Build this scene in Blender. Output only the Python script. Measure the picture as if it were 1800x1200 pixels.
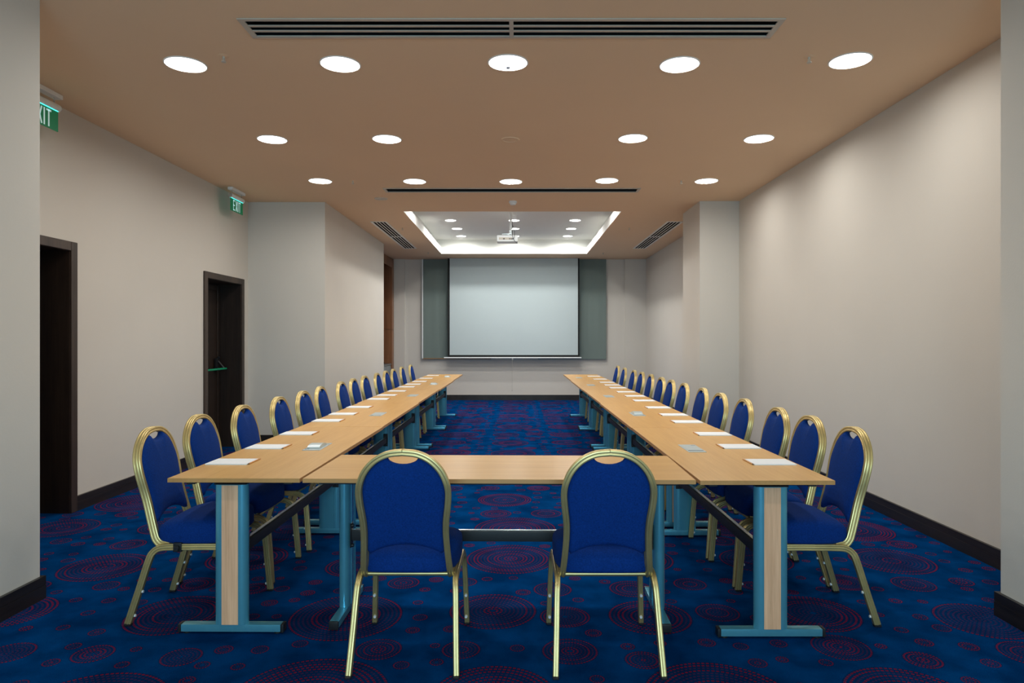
import bpy, bmesh, math, random
from mathutils import Vector, Matrix
random.seed(7)
PI = math.pi
for o in list(bpy.data.objects):
    bpy.data.objects.remove(o)
SC = bpy.context.scene
C = SC.collection
# ------------------------------------------------------------------ camera
CAMZ = 1.369
cam = bpy.data.cameras.new('camera'); cam_o = bpy.data.objects.new('camera', cam); C.objects.link(cam_o)
cam.sensor_width = 36; cam.lens = 1185.5 / 1800 * 36
cam.shift_x = -9.7 / 1800; cam.shift_y = -4.1 / 1800
cam_o.location = (0, 0, CAMZ); cam_o.rotation_euler = (PI / 2, 0, 0)
cam.clip_start = 0.05; cam.clip_end = 100
SC.camera = cam_o
# ------------------------------------------------------------------ world, exposure, bluish front light added at an unseen window behind the camera
w = bpy.data.worlds.new('world'); SC.world = w; w.use_nodes = True
w.node_tree.nodes['Background'].inputs[0].default_value = (0.5, 0.65, 0.8, 1)
w.node_tree.nodes['Background'].inputs[1].default_value = 0.3
SC.view_settings.view_transform = 'Standard'; SC.view_settings.look = 'None'
SC.view_settings.gamma = 1; SC.view_settings.use_curve_mapping = False
SC.view_settings.exposure = 0.0
LAMP_W = 9.7          # watts of one ceiling downlight
COFFER_W = 13.0
LAMP_COL = (1.0, 0.975, 0.915)
COFFER_COL = (1.0, 0.985, 0.945)
WINDOW_W = 200.0
dl = bpy.data.lights.new('unseen_window_light', 'AREA'); dl.shape = 'RECTANGLE'; dl.size = 2.6; dl.size_y = 1.9
dl.energy = WINDOW_W; dl.color = (0.50, 0.82, 1.0)
dlo = bpy.data.objects.new('unseen_window_light', dl); C.objects.link(dlo)
dlo.location = (0, -3.94, 1.65); dlo.rotation_euler = (PI / 2, 0, 0)

# ------------------------------------------------------------------ materials
def new_mat(name):
    m = bpy.data.materials.new(name); m.use_nodes = True
    return m, m.node_tree, m.node_tree.nodes['Principled BSDF']
def ramp(nt, fac, c0, c1, p0=0.0, p1=1.0):
    r = nt.nodes.new('ShaderNodeValToRGB')
    r.color_ramp.elements[0].position = p0; r.color_ramp.elements[1].position = p1
    r.color_ramp.elements[0].color = (*c0, 1); r.color_ramp.elements[1].color = (*c1, 1)
    nt.links.new(fac, r.inputs[0]); return r.outputs[0]
def mat(name, col, rough=0.6, metal=0.0, var=0.06, scale=6.0, stretch=(1, 1, 1), bump=0.0, spec=0.5, bscale=None, sheen=0.0):
    m, nt, b = new_mat(name)
    tc = nt.nodes.new('ShaderNodeTexCoord'); mp = nt.nodes.new('ShaderNodeMapping')
    mp.inputs['Scale'].default_value = stretch
    n = nt.nodes.new('ShaderNodeTexNoise'); n.inputs['Scale'].default_value = scale; n.inputs['Detail'].default_value = 5
    nt.links.new(tc.outputs['Object'], mp.inputs[0]); nt.links.new(mp.outputs[0], n.inputs['Vector'])
    c0 = tuple(max(0, c * (1 - var)) for c in col); c1 = tuple(min(1, c * (1 + var)) for c in col)
    nt.links.new(ramp(nt, n.outputs['Fac'], c0, c1, 0.3, 0.7), b.inputs['Base Color'])
    b.inputs['Roughness'].default_value = rough; b.inputs['Metallic'].default_value = metal
    b.inputs['Specular IOR Level'].default_value = spec
    if sheen: b.inputs['Sheen Weight'].default_value = sheen; b.inputs['Sheen Tint'].default_value = (0.3, 0.45, 1, 1); b.inputs['Sheen Roughness'].default_value = 0.4
    if bump:
        n2 = nt.nodes.new('ShaderNodeTexNoise'); n2.inputs['Scale'].default_value = bscale or scale * 8
        nt.links.new(mp.outputs[0], n2.inputs['Vector'])
        bp = nt.nodes.new('ShaderNodeBump'); bp.inputs['Strength'].default_value = bump; bp.inputs['Distance'].default_value = 0.002
        nt.links.new(n2.outputs['Fac'], bp.inputs['Height']); nt.links.new(bp.outputs[0], b.inputs['Normal'])
    return m
def wood(name, dark, light, rough=0.4, axis='y', grain=60, spec=0.5):
    m, nt, b = new_mat(name)
    tc = nt.nodes.new('ShaderNodeTexCoord'); mp = nt.nodes.new('ShaderNodeMapping')
    s = {'x': (0.04, 1, 1), 'y': (1, 0.04, 1), 'z': (1, 1, 0.04)}[axis]
    mp.inputs['Scale'].default_value = s
    n = nt.nodes.new('ShaderNodeTexNoise'); n.inputs['Scale'].default_value = grain; n.inputs['Detail'].default_value = 6; n.inputs['Roughness'].default_value = 0.65
    n2 = nt.nodes.new('ShaderNodeTexNoise'); n2.inputs['Scale'].default_value = grain * 0.12; n2.inputs['Detail'].default_value = 3
    nt.links.new(tc.outputs['Object'], mp.inputs[0]); nt.links.new(mp.outputs[0], n.inputs['Vector']); nt.links.new(mp.outputs[0], n2.inputs['Vector'])
    mx = nt.nodes.new('ShaderNodeMath'); mx.operation = 'ADD'
    h = nt.nodes.new('ShaderNodeMath'); h.operation = 'MULTIPLY'; h.inputs[1].default_value = 0.5
    nt.links.new(n.outputs['Fac'], mx.inputs[0]); nt.links.new(n2.outputs['Fac'], mx.inputs[1]); nt.links.new(mx.outputs[0], h.inputs[0])
    nt.links.new(ramp(nt, h.outputs[0], dark, light, 0.36, 0.62), b.inputs['Base Color'])
    b.inputs['Roughness'].default_value = rough; b.inputs['Specular IOR Level'].default_value = spec
    return m
def emis(name, col, s):
    m, nt, b = new_mat(name)
    b.inputs['Base Color'].default_value = (*col, 1); b.inputs['Emission Color'].default_value = (*col, 1); b.inputs['Emission Strength'].default_value = s
    return m

M = {}
M['wall'] = mat('cream_wall_paint', (0.635, 0.600, 0.545), 0.85, var=0.015, scale=1.2, bump=0.15, bscale=90, spec=0.2)
M['ceiling'] = mat('beige_ceiling_paint', (0.84, 0.62, 0.42), 0.9, var=0.015, scale=0.8, spec=0.15)
M['coffer'] = mat('white_coffer_paint', (0.88, 0.88, 0.84), 0.8, var=0.01, scale=1.0, spec=0.2)
M['base'] = wood('dark_wenge_skirting', (0.010, 0.008, 0.007), (0.028, 0.022, 0.019), 0.35, 'y', 50)
M['door'] = wood('dark_wenge_door', (0.010, 0.006, 0.005), (0.034, 0.021, 0.015), 0.42, 'z', 60)
M['doorh'] = wood('dark_wenge_frame', (0.022, 0.014, 0.010), (0.062, 0.040, 0.030), 0.45, 'z', 60)
M['beech'] = wood('beech_laminate', (0.58, 0.31, 0.085), (0.69, 0.405, 0.13), 0.33, 'y', 70)
M['edge'] = wood('beech_edging', (0.47, 0.235, 0.075), (0.55, 0.29, 0.10), 0.4, 'y', 70)
M['inlay'] = wood('oak_inlay', (0.64, 0.33, 0.18), (0.90, 0.53, 0.32), 0.5, 'z', 110)
M['leg'] = mat('blue_grey_lacquered_metal', (0.13, 0.46, 0.61), 0.26, 0.55, var=0.03, scale=20)
M['foot'] = mat('brushed_metal_foot', (0.13, 0.46, 0.61), 0.26, 0.55, var=0.05, scale=30, stretch=(1, 12, 1))
M['black'] = mat('black_plastic', (0.012, 0.013, 0.015), 0.4, var=0.1)
M['blackm'] = mat('black_steel_profile', (0.010, 0.011, 0.014), 0.55, 0.0, var=0.1)
M['silver'] = mat('satin_aluminium', (0.60, 0.66, 0.68), 0.25, 0.85, var=0.03, scale=30)
M['gold'] = mat('gold_lacquered_tube', (0.64, 0.51, 0.23), 0.38, 0.8, var=0.08, scale=14)
M['fabric'] = mat('royal_blue_fabric', (0.0015, 0.030, 0.185), 0.85, var=0.25, scale=180, bump=0.35, bscale=700, spec=0.12, sheen=0.03)
M['bumper'] = mat('white_nylon', (0.75, 0.78, 0.80), 0.4)
M['paper'] = mat('white_paper', (0.80, 0.84, 0.88), 0.7, var=0.02)
M['pencil'] = mat('orange_pencil_paint', (0.60, 0.28, 0.08), 0.4)
M['ptip'] = mat('sharpened_pencil_tip', (0.10, 0.07, 0.05), 0.6)
M['screen'] = mat('matte_projection_fabric', (0.50, 0.585, 0.600), 0.8, var=0.008, scale=1)
M['sblack'] = mat('screen_black_border', (0.008, 0.010, 0.010), 0.8)
M['blind'] = mat('grey_green_blind_fabric', (0.155, 0.20, 0.185), 0.8, var=0.05, scale=2, stretch=(3, 1, 0.3))
M['ventf'] = mat('beige_grille_frame', (0.56, 0.50, 0.42), 0.45, 0.1)
M['ventl'] = mat('pale_grille_frame', (0.86, 0.84, 0.78), 0.5)
M['ventd'] = mat('grille_void', (0.004, 0.005, 0.006), 0.9)
M['plate'] = mat('satin_socket_plate', (0.50, 0.58, 0.60), 0.3, 0.25, var=0.03, scale=30)
M['white'] = mat('white_plastic', (0.82, 0.84, 0.84), 0.4, var=0.01)
M['rim'] = mat('white_lamp_rim', (0.88, 0.88, 0.86), 0.4, var=0.01)
M['diff'] = emis('lamp_diffuser_glow', (1.0, 0.985, 0.95), 6.0)
M['diffc'] = emis('coffer_diffuser_glow', (0.97, 0.99, 1.0), 8.0)
M['green'] = emis('exit_sign_green', (0.0, 0.14, 0.055), 0.35)
M['exitw'] = emis('exit_sign_letters', (0.62, 0.85, 0.85), 0.35)
M['led'] = emis('exit_sign_led', (0.10, 0.95, 0.90), 1.3)
M['greenbar'] = mat('green_panic_bar', (0.0, 0.30, 0.14), 0.35)
M['walnut'] = wood('walnut_panel', (0.15, 0.060, 0.024), (0.29, 0.125, 0.055), 0.4, 'z', 45)
M['cabgrey'] = mat('grey_cabinet_front', (0.20, 0.23, 0.24), 0.35)
M['counter'] = mat('dark_grey_worktop', (0.10, 0.11, 0.115), 0.3)
M['cableg'] = mat('pale_cord', (0.42, 0.40, 0.35), 0.7)
M['brownrail'] = mat('brown_blind_rail', (0.25, 0.14, 0.06), 0.5)
M['glass'] = mat('window_glass_frost', (0.6, 0.7, 0.75), 0.2)

def carpet():
    m, nt, b = new_mat('blue_carpet_red_dashed_circles')
    L = nt.links
    def nd(t, **k):
        n = nt.nodes.new(t)
        for a, v in k.items(): setattr(n, a, v)
        return n
    def setin(n, i, v):
        if isinstance(v, (int, float)): n.inputs[i].default_value = v
        else: L.new(v, n.inputs[i])
    def ma(op, a, b_=None, c=None):
        n = nd('ShaderNodeMath', operation=op); setin(n, 0, a)
        if b_ is not None: setin(n, 1, b_)
        if c is not None: setin(n, 2, c)
        return n.outputs[0]
    def vm(op, a, b_=None, s=None):
        n = nd('ShaderNodeVectorMath', operation=op); L.new(a, n.inputs[0])
        if b_ is not None: L.new(b_, n.inputs[1])
        if s is not None: n.inputs['Scale'].default_value = s
        return n.outputs['Value'] if op == 'LENGTH' else n.outputs[0]
    tc = nd('ShaderNodeTexCoord'); P = tc.outputs['Object']
    off = {'b': 3.37, 'm': 11.9, 's': 27.1}
    def level(vec, cell, rnd, r0, r1, key):
        o = nd('ShaderNodeVectorMath', operation='ADD'); L.new(vec, o.inputs[0]); o.inputs[1].default_value = (off[key], off[key] * 0.7, 0)
        v = nd('ShaderNodeTexVoronoi', voronoi_dimensions='2D', feature='F1'); v.inputs['Scale'].default_value = 1.0; v.inputs['Randomness'].default_value = rnd
        L.new(vm('SCALE', o.outputs[0], s=1 / cell), v.inputs['Vector'])
        cpos = vm('SCALE', v.outputs['Position'], s=cell)
        sb = nd('ShaderNodeVectorMath', operation='SUBTRACT'); L.new(cpos, sb.inputs[0]); sb.inputs[1].default_value = (off[key], off[key] * 0.7, 0)
        ctr = sb.outputs[0]
        sep = nd('ShaderNodeSeparateColor'); L.new(v.outputs['Color'], sep.inputs[0])
        R = ma('MULTIPLY_ADD', sep.outputs[0], r1 - r0, r0)
        dist = ma('MULTIPLY', v.outputs['Distance'], cell)
        return ctr, R, dist, sep.outputs[1]
    def pattern(ctr, R, dist, h, wdt, key, dash):
        d = vm('SUBTRACT', P, ctr)
        s = nd('ShaderNodeSeparateXYZ'); L.new(d, s.inputs[0])
        ang = ma('ARCTAN2', s.outputs[1], s.outputs[0])
        t = ma('DIVIDE', ma('SUBTRACT', R, dist), wdt)          # rings counted from the rim inwards
        idx = ma('FLOOR', t); fr = ma('FRACT', t)
        line = ma('LESS_THAN', ma('ABSOLUTE', ma('SUBTRACT', fr, 0.5)), 0.24)
        rr = ma('MAXIMUM', ma('SUBTRACT', R, ma('MULTIPLY', ma('ADD', idx, 0.5), wdt)), 0.004)
        cnt = ma('ROUND', ma('DIVIDE', ma('MULTIPLY', rr, 2 * PI), dash))
        af = ma('FRACT', ma('MULTIPLY', ma('DIVIDE', ma('ADD', ang, PI), 2 * PI), cnt))
        dsh = ma('LESS_THAN', af, 0.62)
        inside = ma('MULTIPLY', ma('GREATER_THAN', t, 0.0), ma('GREATER_THAN', rr, 0.0045))
        wn = nd('ShaderNodeTexWhiteNoise', noise_dimensions='2D')
        cb = nd('ShaderNodeCombineXYZ'); L.new(idx, cb.inputs[0]); L.new(ma('MULTIPLY', h, 97.0), cb.inputs[1]); L.new(cb.outputs[0], wn.inputs['Vector'])
        st = ma('MULTIPLY_ADD', ma('GREATER_THAN', wn.outputs['Value'], 0.62), 0.66, 0.20)
        st = ma('MAXIMUM', st, ma('MULTIPLY', ma('LESS_THAN', idx, 0.5), 0.8))
        return ma('MULTIPLY', ma('MULTIPLY', ma('MULTIPLY', line, dsh), inside), st), inside
    B = (0.80, 0.22, 0.19, 0.315, 'b'); Md = (0.40, 0.35, 0.065, 0.13, 'm'); S = (0.165, 0.45, 0.026, 0.045, 's')
    cb_, Rb, db, hb = level(P, *B)
    pb, ib = pattern(cb_, Rb, db, hb, 0.021, 'b', 0.019)
    cm, Rm, dm, hm = level(P, *Md)
    c2, R2, d2, _ = level(cm, *B)
    okm = ma('GREATER_THAN', d2, ma('ADD', ma('ADD', R2, Rm), 0.004))
    pm, im = pattern(cm, Rm, dm, hm, 0.0165, 'm', 0.014)
    pm = ma('MULTIPLY', pm, okm); im = ma('MULTIPLY', im, okm)
    cs, Rs, ds, hs = level(P, *S)
    c3, R3, d3, _ = level(cs, *B)
    c4, R4, d4, _ = level(cs, *Md)
    c5, R5, d5, _ = level(c4, *B)
    okm2 = ma('GREATER_THAN', d5, ma('ADD', ma('ADD', R5, R4), 0.004))
    clear_m = ma('MAXIMUM', ma('GREATER_THAN', d4, ma('ADD', ma('ADD', R4, Rs), 0.004)), ma('SUBTRACT', 1.0, okm2))
    oks = ma('MULTIPLY', ma('GREATER_THAN', d3, ma('ADD', ma('ADD', R3, Rs), 0.004)), clear_m)
    ps, is_ = pattern(cs, Rs, ds, hs, 0.0125, 's', 0.011)
    ps = ma('MULTIPLY', ps, oks); is_ = ma('MULTIPLY', is_, oks)
    red = ma('MAXIMUM', pb, ma('MAXIMUM', pm, ps))
    ins = ma('MAXIMUM', ib, ma('MAXIMUM', im, is_))
    n1 = nd('ShaderNodeTexNoise'); n1.inputs['Scale'].default_value = 5.0; n1.inputs['Detail'].default_value = 4; L.new(P, n1.inputs['Vector'])
    n2 = nd('ShaderNodeTexNoise'); n2.inputs['Scale'].default_value = 420.0; L.new(P, n2.inputs['Vector'])
    base = ramp(nt, n1.outputs['Fac'], (0.0006, 0.026, 0.108), (0.0012, 0.050, 0.190), 0.35, 0.65)
    mx = nd('ShaderNodeMix', data_type='RGBA'); L.new(ma('MULTIPLY', ins, 0.45), mx.inputs[0]); L.new(base, mx.inputs[6]); mx.inputs[7].default_value = (0.004, 0.011, 0.042, 1)
    mr = nd('ShaderNodeMix', data_type='RGBA'); L.new(red, mr.inputs[0]); L.new(mx.outputs[2], mr.inputs[6]); mr.inputs[7].default_value = (0.20, 0.008, 0.026, 1)
    mp = nd('ShaderNodeMix', data_type='RGBA', blend_type='MULTIPLY'); mp.inputs[0].default_value = 0.5
    L.new(mr.outputs[2], mp.inputs[6]); L.new(ramp(nt, n2.outputs['Fac'], (0.45, 0.45, 0.45), (1.4, 1.4, 1.4), 0.3, 0.7), mp.inputs[7])
    L.new(mp.outputs[2], b.inputs['Base Color']); b.inputs['Roughness'].default_value = 0.95; b.inputs['Specular IOR Level'].default_value = 0.0
    bp = nd('ShaderNodeBump'); bp.inputs['Strength'].default_value = 0.5; bp.inputs['Distance'].default_value = 0.003; L.new(n2.outputs['Fac'], bp.inputs['Height']); L.new(bp.outputs[0], b.inputs['Normal'])
    return m
M['carpet'] = carpet()

# ------------------------------------------------------------------ mesh helpers
def finish(name, bm, m, parent=None, smooth=None, loc=None, rotz=0.0):
    me = bpy.data.meshes.new(name)
    bmesh.ops.recalc_face_normals(bm, faces=bm.faces[:])
    bm.to_mesh(me); bm.free()
    ms = m if isinstance(m, (list, tuple)) else [m]
    for x in ms: me.materials.append(x)
    if smooth is not None:
        for p in me.polygons: p.use_smooth = True
        me.set_sharp_from_angle(angle=math.radians(smooth))
    o = bpy.data.objects.new(name, me); C.objects.link(o)
    if parent is not None: o.parent = parent
    if loc: o.location = loc
    o.rotation_euler.z = rotz
    return o
def box(bm, x0, x1, y0, y1, z0, z1, bev=0.0, seg=2, mi=0):
    r = bmesh.ops.create_cube(bm, size=1.0); vs = r['verts']
    for v in vs:
        v.co = Vector(((x0 + x1) / 2 + v.co.x * (x1 - x0), (y0 + y1) / 2 + v.co.y * (y1 - y0), (z0 + z1) / 2 + v.co.z * (z1 - z0)))
    fs = list({f for v in vs for f in v.link_faces})
    for f in fs: f.material_index = mi
    if bev > 0:
        es = list({e for v in vs for e in v.link_edges})
        rr = bmesh.ops.bevel(bm, geom=es, offset=bev, segments=seg, affect='EDGES', profile=0.7)
        for f in rr['faces']: f.material_index = mi
def cyl(bm, p0, p1, r0, r1=None, n=20, cap=True, mi=0):
    p0 = Vector(p0); p1 = Vector(p1); r1 = r0 if r1 is None else r1
    t = (p1 - p0).normalized(); a = t.orthogonal().normalized(); b = t.cross(a)
    A = [bm.verts.new(p0 + (a * math.cos(2 * PI * i / n) + b * math.sin(2 * PI * i / n)) * r0) for i in range(n)]
    B = [bm.verts.new(p1 + (a * math.cos(2 * PI * i / n) + b * math.sin(2 * PI * i / n)) * r1) for i in range(n)]
    for i in range(n):
        f = bm.faces.new((A[i], A[(i + 1) % n], B[(i + 1) % n], B[i])); f.material_index = mi
    if cap:
        bm.faces.new(A[::-1]).material_index = mi; bm.faces.new(B).material_index = mi
def lathe(bm, c, prof, n=40, mi=0, closed=False):
    """prof: list of (r, z) turned about the vertical through c"""
    rings = []
    for r, z in prof:
        if r < 1e-6: rings.append([bm.verts.new((c[0], c[1], c[2] + z))])
        else: rings.append([bm.verts.new((c[0] + r * math.cos(2 * PI * i / n), c[1] + r * math.sin(2 * PI * i / n), c[2] + z)) for i in range(n)])
    pairs = list(zip(rings[:-1], rings[1:])) + ([(rings[-1], rings[0])] if closed else [])
    for A, B in pairs:
        for i in range(n):
            j = (i + 1) % n
            if len(A) == 1: f = bm.faces.new((A[0], B[i], B[j]))
            elif len(B) == 1: f = bm.faces.new((A[i], A[j], B[0]))
            else: f = bm.faces.new((A[i], A[j], B[j], B[i]))
            f.material_index = mi
def catmull(pts, n=6):
    pts = [Vector(p) for p in pts]; P = [pts[0] * 2 - pts[1]] + pts + [pts[-1] * 2 - pts[-2]]; out = []
    for i in range(1, len(P) - 2):
        for k in range(n):
            t = k / n; a, b, c, d = P[i - 1], P[i], P[i + 1], P[i + 2]
            out.append(0.5 * ((2 * b) + (c - a) * t + (2 * a - 5 * b + 4 * c - d) * t * t + (3 * b - a - 3 * c + d) * t ** 3))
    out.append(pts[-1]); return out
def sweep(bm, pts, prof, n0, cap=True, mi=0):
    pts = [Vector(p) for p in pts]; N = len(pts)
    T = [(pts[min(i + 1, N - 1)] - pts[max(i - 1, 0)]).normalized() for i in range(N)]
    n = Vector(n0); n = (n - T[0] * n.dot(T[0])).normalized(); rings = []
    for i in range(N):
        if i:
            ax = T[i - 1].cross(T[i])
            if ax.length > 1e-7: n = Matrix.Rotation(T[i - 1].angle(T[i]), 3, ax.normalized()) @ n
            n = (n - T[i] * n.dot(T[i])).normalized()
        b = T[i].cross(n)
        rings.append([bm.verts.new(pts[i] + n * a + b * c) for a, c in prof])
    k = len(prof)
    for A, B in zip(rings[:-1], rings[1:]):
        for i in range(k): bm.faces.new((A[i], A[(i + 1) % k], B[(i + 1) % k], B[i])).material_index = mi
    if cap:
        bm.faces.new(rings[0][::-1]).material_index = mi; bm.faces.new(rings[-1]).material_index = mi
def fluted(w, d):
    """extruded tube section: rounded corners, two grooves along each wide face, one along each narrow face"""
    q = [(.30, .0), (.42, .0), (.5, .10), (.5, .16), (.44, .21), (.44, .25), (.5, .30), (.5, .40), (.45, .47), (.38, .5), (.10, .5), (.05, .465), (0, .455)]
    q = [(.5, 0), (.5, .12), (.485, .15), (.43, .18), (.43, .22), (.485, .25), (.5, .28), (.5, .38), (.47, .46), (.38, .5), (.14, .5), (.10, .49), (.05, .455), (0, .45)]
    full = q + [(-x, y) for x, y in q[:-1][::-1]] + [(-x, -y) for x, y in q[1:]] + [(x, -y) for x, y in q[1:-1][::-1]]
    return [(x * w, y * d) for x, y in full]
def rings_solid(bm, outline, layers, f, mi=0):
    """outline: 2D star-shaped polygon round (0,0); layers: (scale, depth); f(u, v, depth) -> point"""
    rs = []
    for s, dpt in layers:
        if s < 1e-6: rs.append([bm.verts.new(f(0, 0, dpt))])
        else: rs.append([bm.verts.new(f(u * s, v * s, dpt)) for u, v in outline])
    n = len(outline)
    for A, B in zip(rs[:-1], rs[1:]):
        for i in range(n):
            j = (i + 1) % n
            if len(A) == 1: bm.faces.new((A[0], B[i], B[j]))
            elif len(B) == 1: bm.faces.new((A[i], A[j], B[0]))
            else: bm.faces.new((A[i], A[j], B[j], B[i]))
def thing(name, label, cat, loc=(0, 0, 0), rotz=0.0, group=None):
    o = bpy.data.objects.new(name, None); C.objects.link(o); o.location = loc; o.rotation_euler.z = rotz
    o.empty_display_size = 0.1
    tag(o, label, cat, group); return o
def tag(o, label, cat, group=None):
    o['label'] = label; o['category'] = cat
    if group: o['group'] = group
    return o
def struct(name, bm, m, parent=None, smooth=None):
    o = finish(name, bm, m, parent, smooth)
    if parent is None: o['kind'] = 'structure'
    return o
def dup(root, loc, rotz, label):
    def cp(o, par):
        c = o.copy(); C.objects.link(c)
        c.parent = par
        for ch in KIDS.get(o.name, []): cp(ch, c)
        return c
    r = cp(root, None); r.location = loc; r.rotation_euler.z = rotz; r['label'] = label
    return r
KIDS = {}
def remember(root):
    def rec(o):
        ks = [x for x in C.objects if x.parent == o]
        KIDS[o.name] = ks
        for x in ks: rec(x)
    rec(root)

# ------------------------------------------------------------------ dimensions of the room
H = 3.161
XL, XR = -3.527, 2.877
YB = 15.163
XLF, XRF = -2.518, 2.386          # the narrower front of the room
YLF, YRF = 3.555, 3.33
XLM, YL0, YL1 = -2.519, 8.822, 12.70
XCR, YC0, YC1 = 2.366, 8.757, 9.645
YN = -4.0

# floor
bm = bmesh.new(); box(bm, -4.1, 3.3, YN - 0.2, YB + 0.2, -0.1, 0)
struct('floor', bm, M['carpet'])

# ceiling with openings for the coffer, the grilles and the lamps
LIGHTS = [  # x, y
    [(-2.165, 4.40), (-1.155, 4.395), (-0.062, 4.372), (1.058, 4.404), (2.141, 4.34)],
    [(-2.20, 6.05), (-1.17, 6.04), (1.03, 6.02), (2.158, 6.03)],
    [(-2.235, 7.64), (-1.168, 7.66), (-0.076, 7.67), (1.01, 7.62), (2.14, 7.64)]]
FILL_LIGHTS = [(-1.2, 1.2), (1.1, 1.2), (-1.2, -1.6), (1.1, -1.6)]   # unseen fill lamps added behind the camera
ALL = [p for r in LIGHTS for p in r] + FILL_LIGHTS
COF = (-1.60, 1.455, 9.47, 14.17)
VENTS = [(-1.57, 1.50, 3.765, 4.005), (-1.60, 1.465, 7.995, 8.215), (-2.245, -1.99, 10.27, 13.32), (2.275, 2.53, 10.27, 13.32)]
def holes_plate(bm, x0, x1, y0, y1, z, rects, mi=0):
    xs = sorted({x0, x1, *[v for r in rects for v in r[:2]]}); ys = sorted({y0, y1, *[v for r in rects for v in r[2:]]})
    cache = {}
    def V(x, y):
        k = (round(x, 5), round(y, 5))
        if k not in cache: cache[k] = bm.verts.new((x, y, z))
        return cache[k]
    for i in range(len(xs) - 1):
        for j in range(len(ys) - 1):
            cx, cy = (xs[i] + xs[i + 1]) / 2, (ys[j] + ys[j + 1]) / 2
            if any(r[0] < cx < r[1] and r[2] < cy < r[3] for r in rects): continue
            bm.faces.new((V(xs[i], ys[j]), V(xs[i], ys[j + 1]), V(xs[i + 1], ys[j + 1]), V(xs[i + 1], ys[j]))).material_index = mi
def round_hole(bm, x, y, z, r, hs, n=40, mi=0):
    sq, ci = [], []
    for i in range(n):
        t = 2 * PI * i / n; c, s = math.cos(t), math.sin(t); k = hs / max(abs(c), abs(s))
        sq.append(bm.verts.new((x + c * k, y + s * k, z))); ci.append(bm.verts.new((x + c * r, y + s * r, z)))
    for i in range(n):
        j = (i + 1) % n
        bm.faces.new((sq[i], sq[j], ci[j], ci[i])).material_index = mi
bm = bmesh.new()
hs = 0.16
VI = [(a + 0.012, b - 0.012, c + 0.012, d - 0.012) for a, b, c, d in VENTS]
holes_plate(bm, -4.1, 3.3, YN - 0.2, YB + 0.2, H, [COF] + VI + [(x - hs, x + hs, y - hs, y + hs) for x, y in ALL])
for x, y in ALL: round_hole(bm, x, y, H, 0.126, hs)
# slab above (so nothing leaks): a closed lid higher up
box(bm, -4.1, 3.3, YN - 0.2, YB + 0.2, H + 0.75, H + 0.8)
struct('ceiling', bm, M['ceiling'])

# coffer (raised white tray)
ZC = 3.477; LIP = 0.14; OUT = 0.11
CL = [(-1.185, 11.96), (-1.155, 12.86), (-1.155, 13.78), (-0.06, 11.96), (-0.06, 12.86), (-0.06, 13.78), (1.02, 11.96), (1.022, 12.86), (1.025, 13.78)]
CLH = [(-1.17, 10.16), (-0.06, 10.16), (1.02, 10.16)]  # extra downlights added out of sight to fill the tray with light
bm = bmesh.new()
a, b_, c_, d_ = COF
for (x0, x1, y0, y1) in [(a - OUT, a, c_ - OUT, d_ + OUT), (b_, b_ + OUT, c_ - OUT, d_ + OUT), (a, b_, c_ - OUT, c_), (a, b_, d_, d_ + OUT)]:
    box(bm, x0, x1, y0, y1, H + 0.0005, H + LIP)
A0, A1, A2, A3 = a - OUT, b_ + OUT, c_ - OUT, d_ + OUT
for (x0, x1, y0, y1) in [(A0 - 0.03, A0, A2 - .03, A3 + .03), (A1, A1 + 0.03, A2 - .03, A3 + .03), (A0, A1, A2 - 0.03, A2), (A0, A1, A3, A3 + 0.03)]:
    box(bm, x0, x1, y0, y1, H + LIP, ZC + 0.2)
hc = 0.12
holes_plate(bm, A0, A1, A2, A3, ZC, [(x - hc, x + hc, y - hc, y + hc) for x, y in CL + CLH])
for x, y in CL + CLH: round_hole(bm, x, y, ZC, 0.095, hc)
struct('ceiling_coffer', bm, M['coffer'])

# walls
bm = bmesh.new()
TW = 0.36
D1 = (4.36, 5.30); D2 = (7.645, 8.585); DH = 2.062
for y0, y1 in [(YLF, D1[0] - 0.02), (D1[1] + 0.02, D2[0] - 0.02), (D2[1] + 0.02, YL0)]: box(bm, XL - TW, XL, y0, y1, 0, H)
for y0, y1 in [D1, D2]: box(bm, XL - TW, XL, y0 - 0.02, y1 + 0.02, DH + 0.02, H)
struct('wall_left', bm, M['wall'])
bm = bmesh.new(); box(bm, -4.0, XLF, YN, YLF, 0, H); struct('wall_left_front', bm, M['wall'])
bm = bmesh.new(); box(bm, -4.0, XLM, YL0, YL1, 0, H); struct('wall_left_middle', bm, M['wall'])
bm = bmesh.new(); box(bm, XR, XR + 0.25, YRF, YB, 0, H); struct('wall_right', bm, M['wall'])
bm = bmesh.new(); box(bm, XRF, XR + 0.25, YN, YRF, 0, H); struct('wall_right_front', bm, M['wall'])
bm = bmesh.new(); box(bm, XCR, XR, YC0, YC1, 0, H); struct('wall_right_pier', bm, M['wall'])
bm = bmesh.new(); box(bm, -4.1, 3.3, YB, YB + 0.2, 0, H)
box(bm, -2.77, -2.525, YB - 0.06, YB, 0, H); box(bm, 2.405, XR, YB - 0.06, YB, 0, H)
struct('wall_back', bm, M['wall'])
bm = bmesh.new()
box(bm, -2.6, -1.75, YN - 0.2, YN, 0, H); box(bm, 1.75, 2.4, YN - 0.2, YN, 0, H)
box(bm, -1.75, 1.75, YN - 0.2, YN, 0, 0.65); box(bm, -1.75, 1.75, YN - 0.2, YN, 2.65, H)
struct('wall_front', bm, M['wall'])
bm = bmesh.new()
box(bm, -1.75, 1.75, YN - 0.12, YN - 0.10, 0.65, 2.65)
o = struct('unseen_window_1', bm, M['glass'])  # window added out of view, goes with the bluish front light
bm = bmesh.new()
for x in (-1.72, 0, 1.72): box(bm, x - 0.03, x + 0.03, YN - 0.1, YN - 0.04, 0.65, 2.65)
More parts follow.
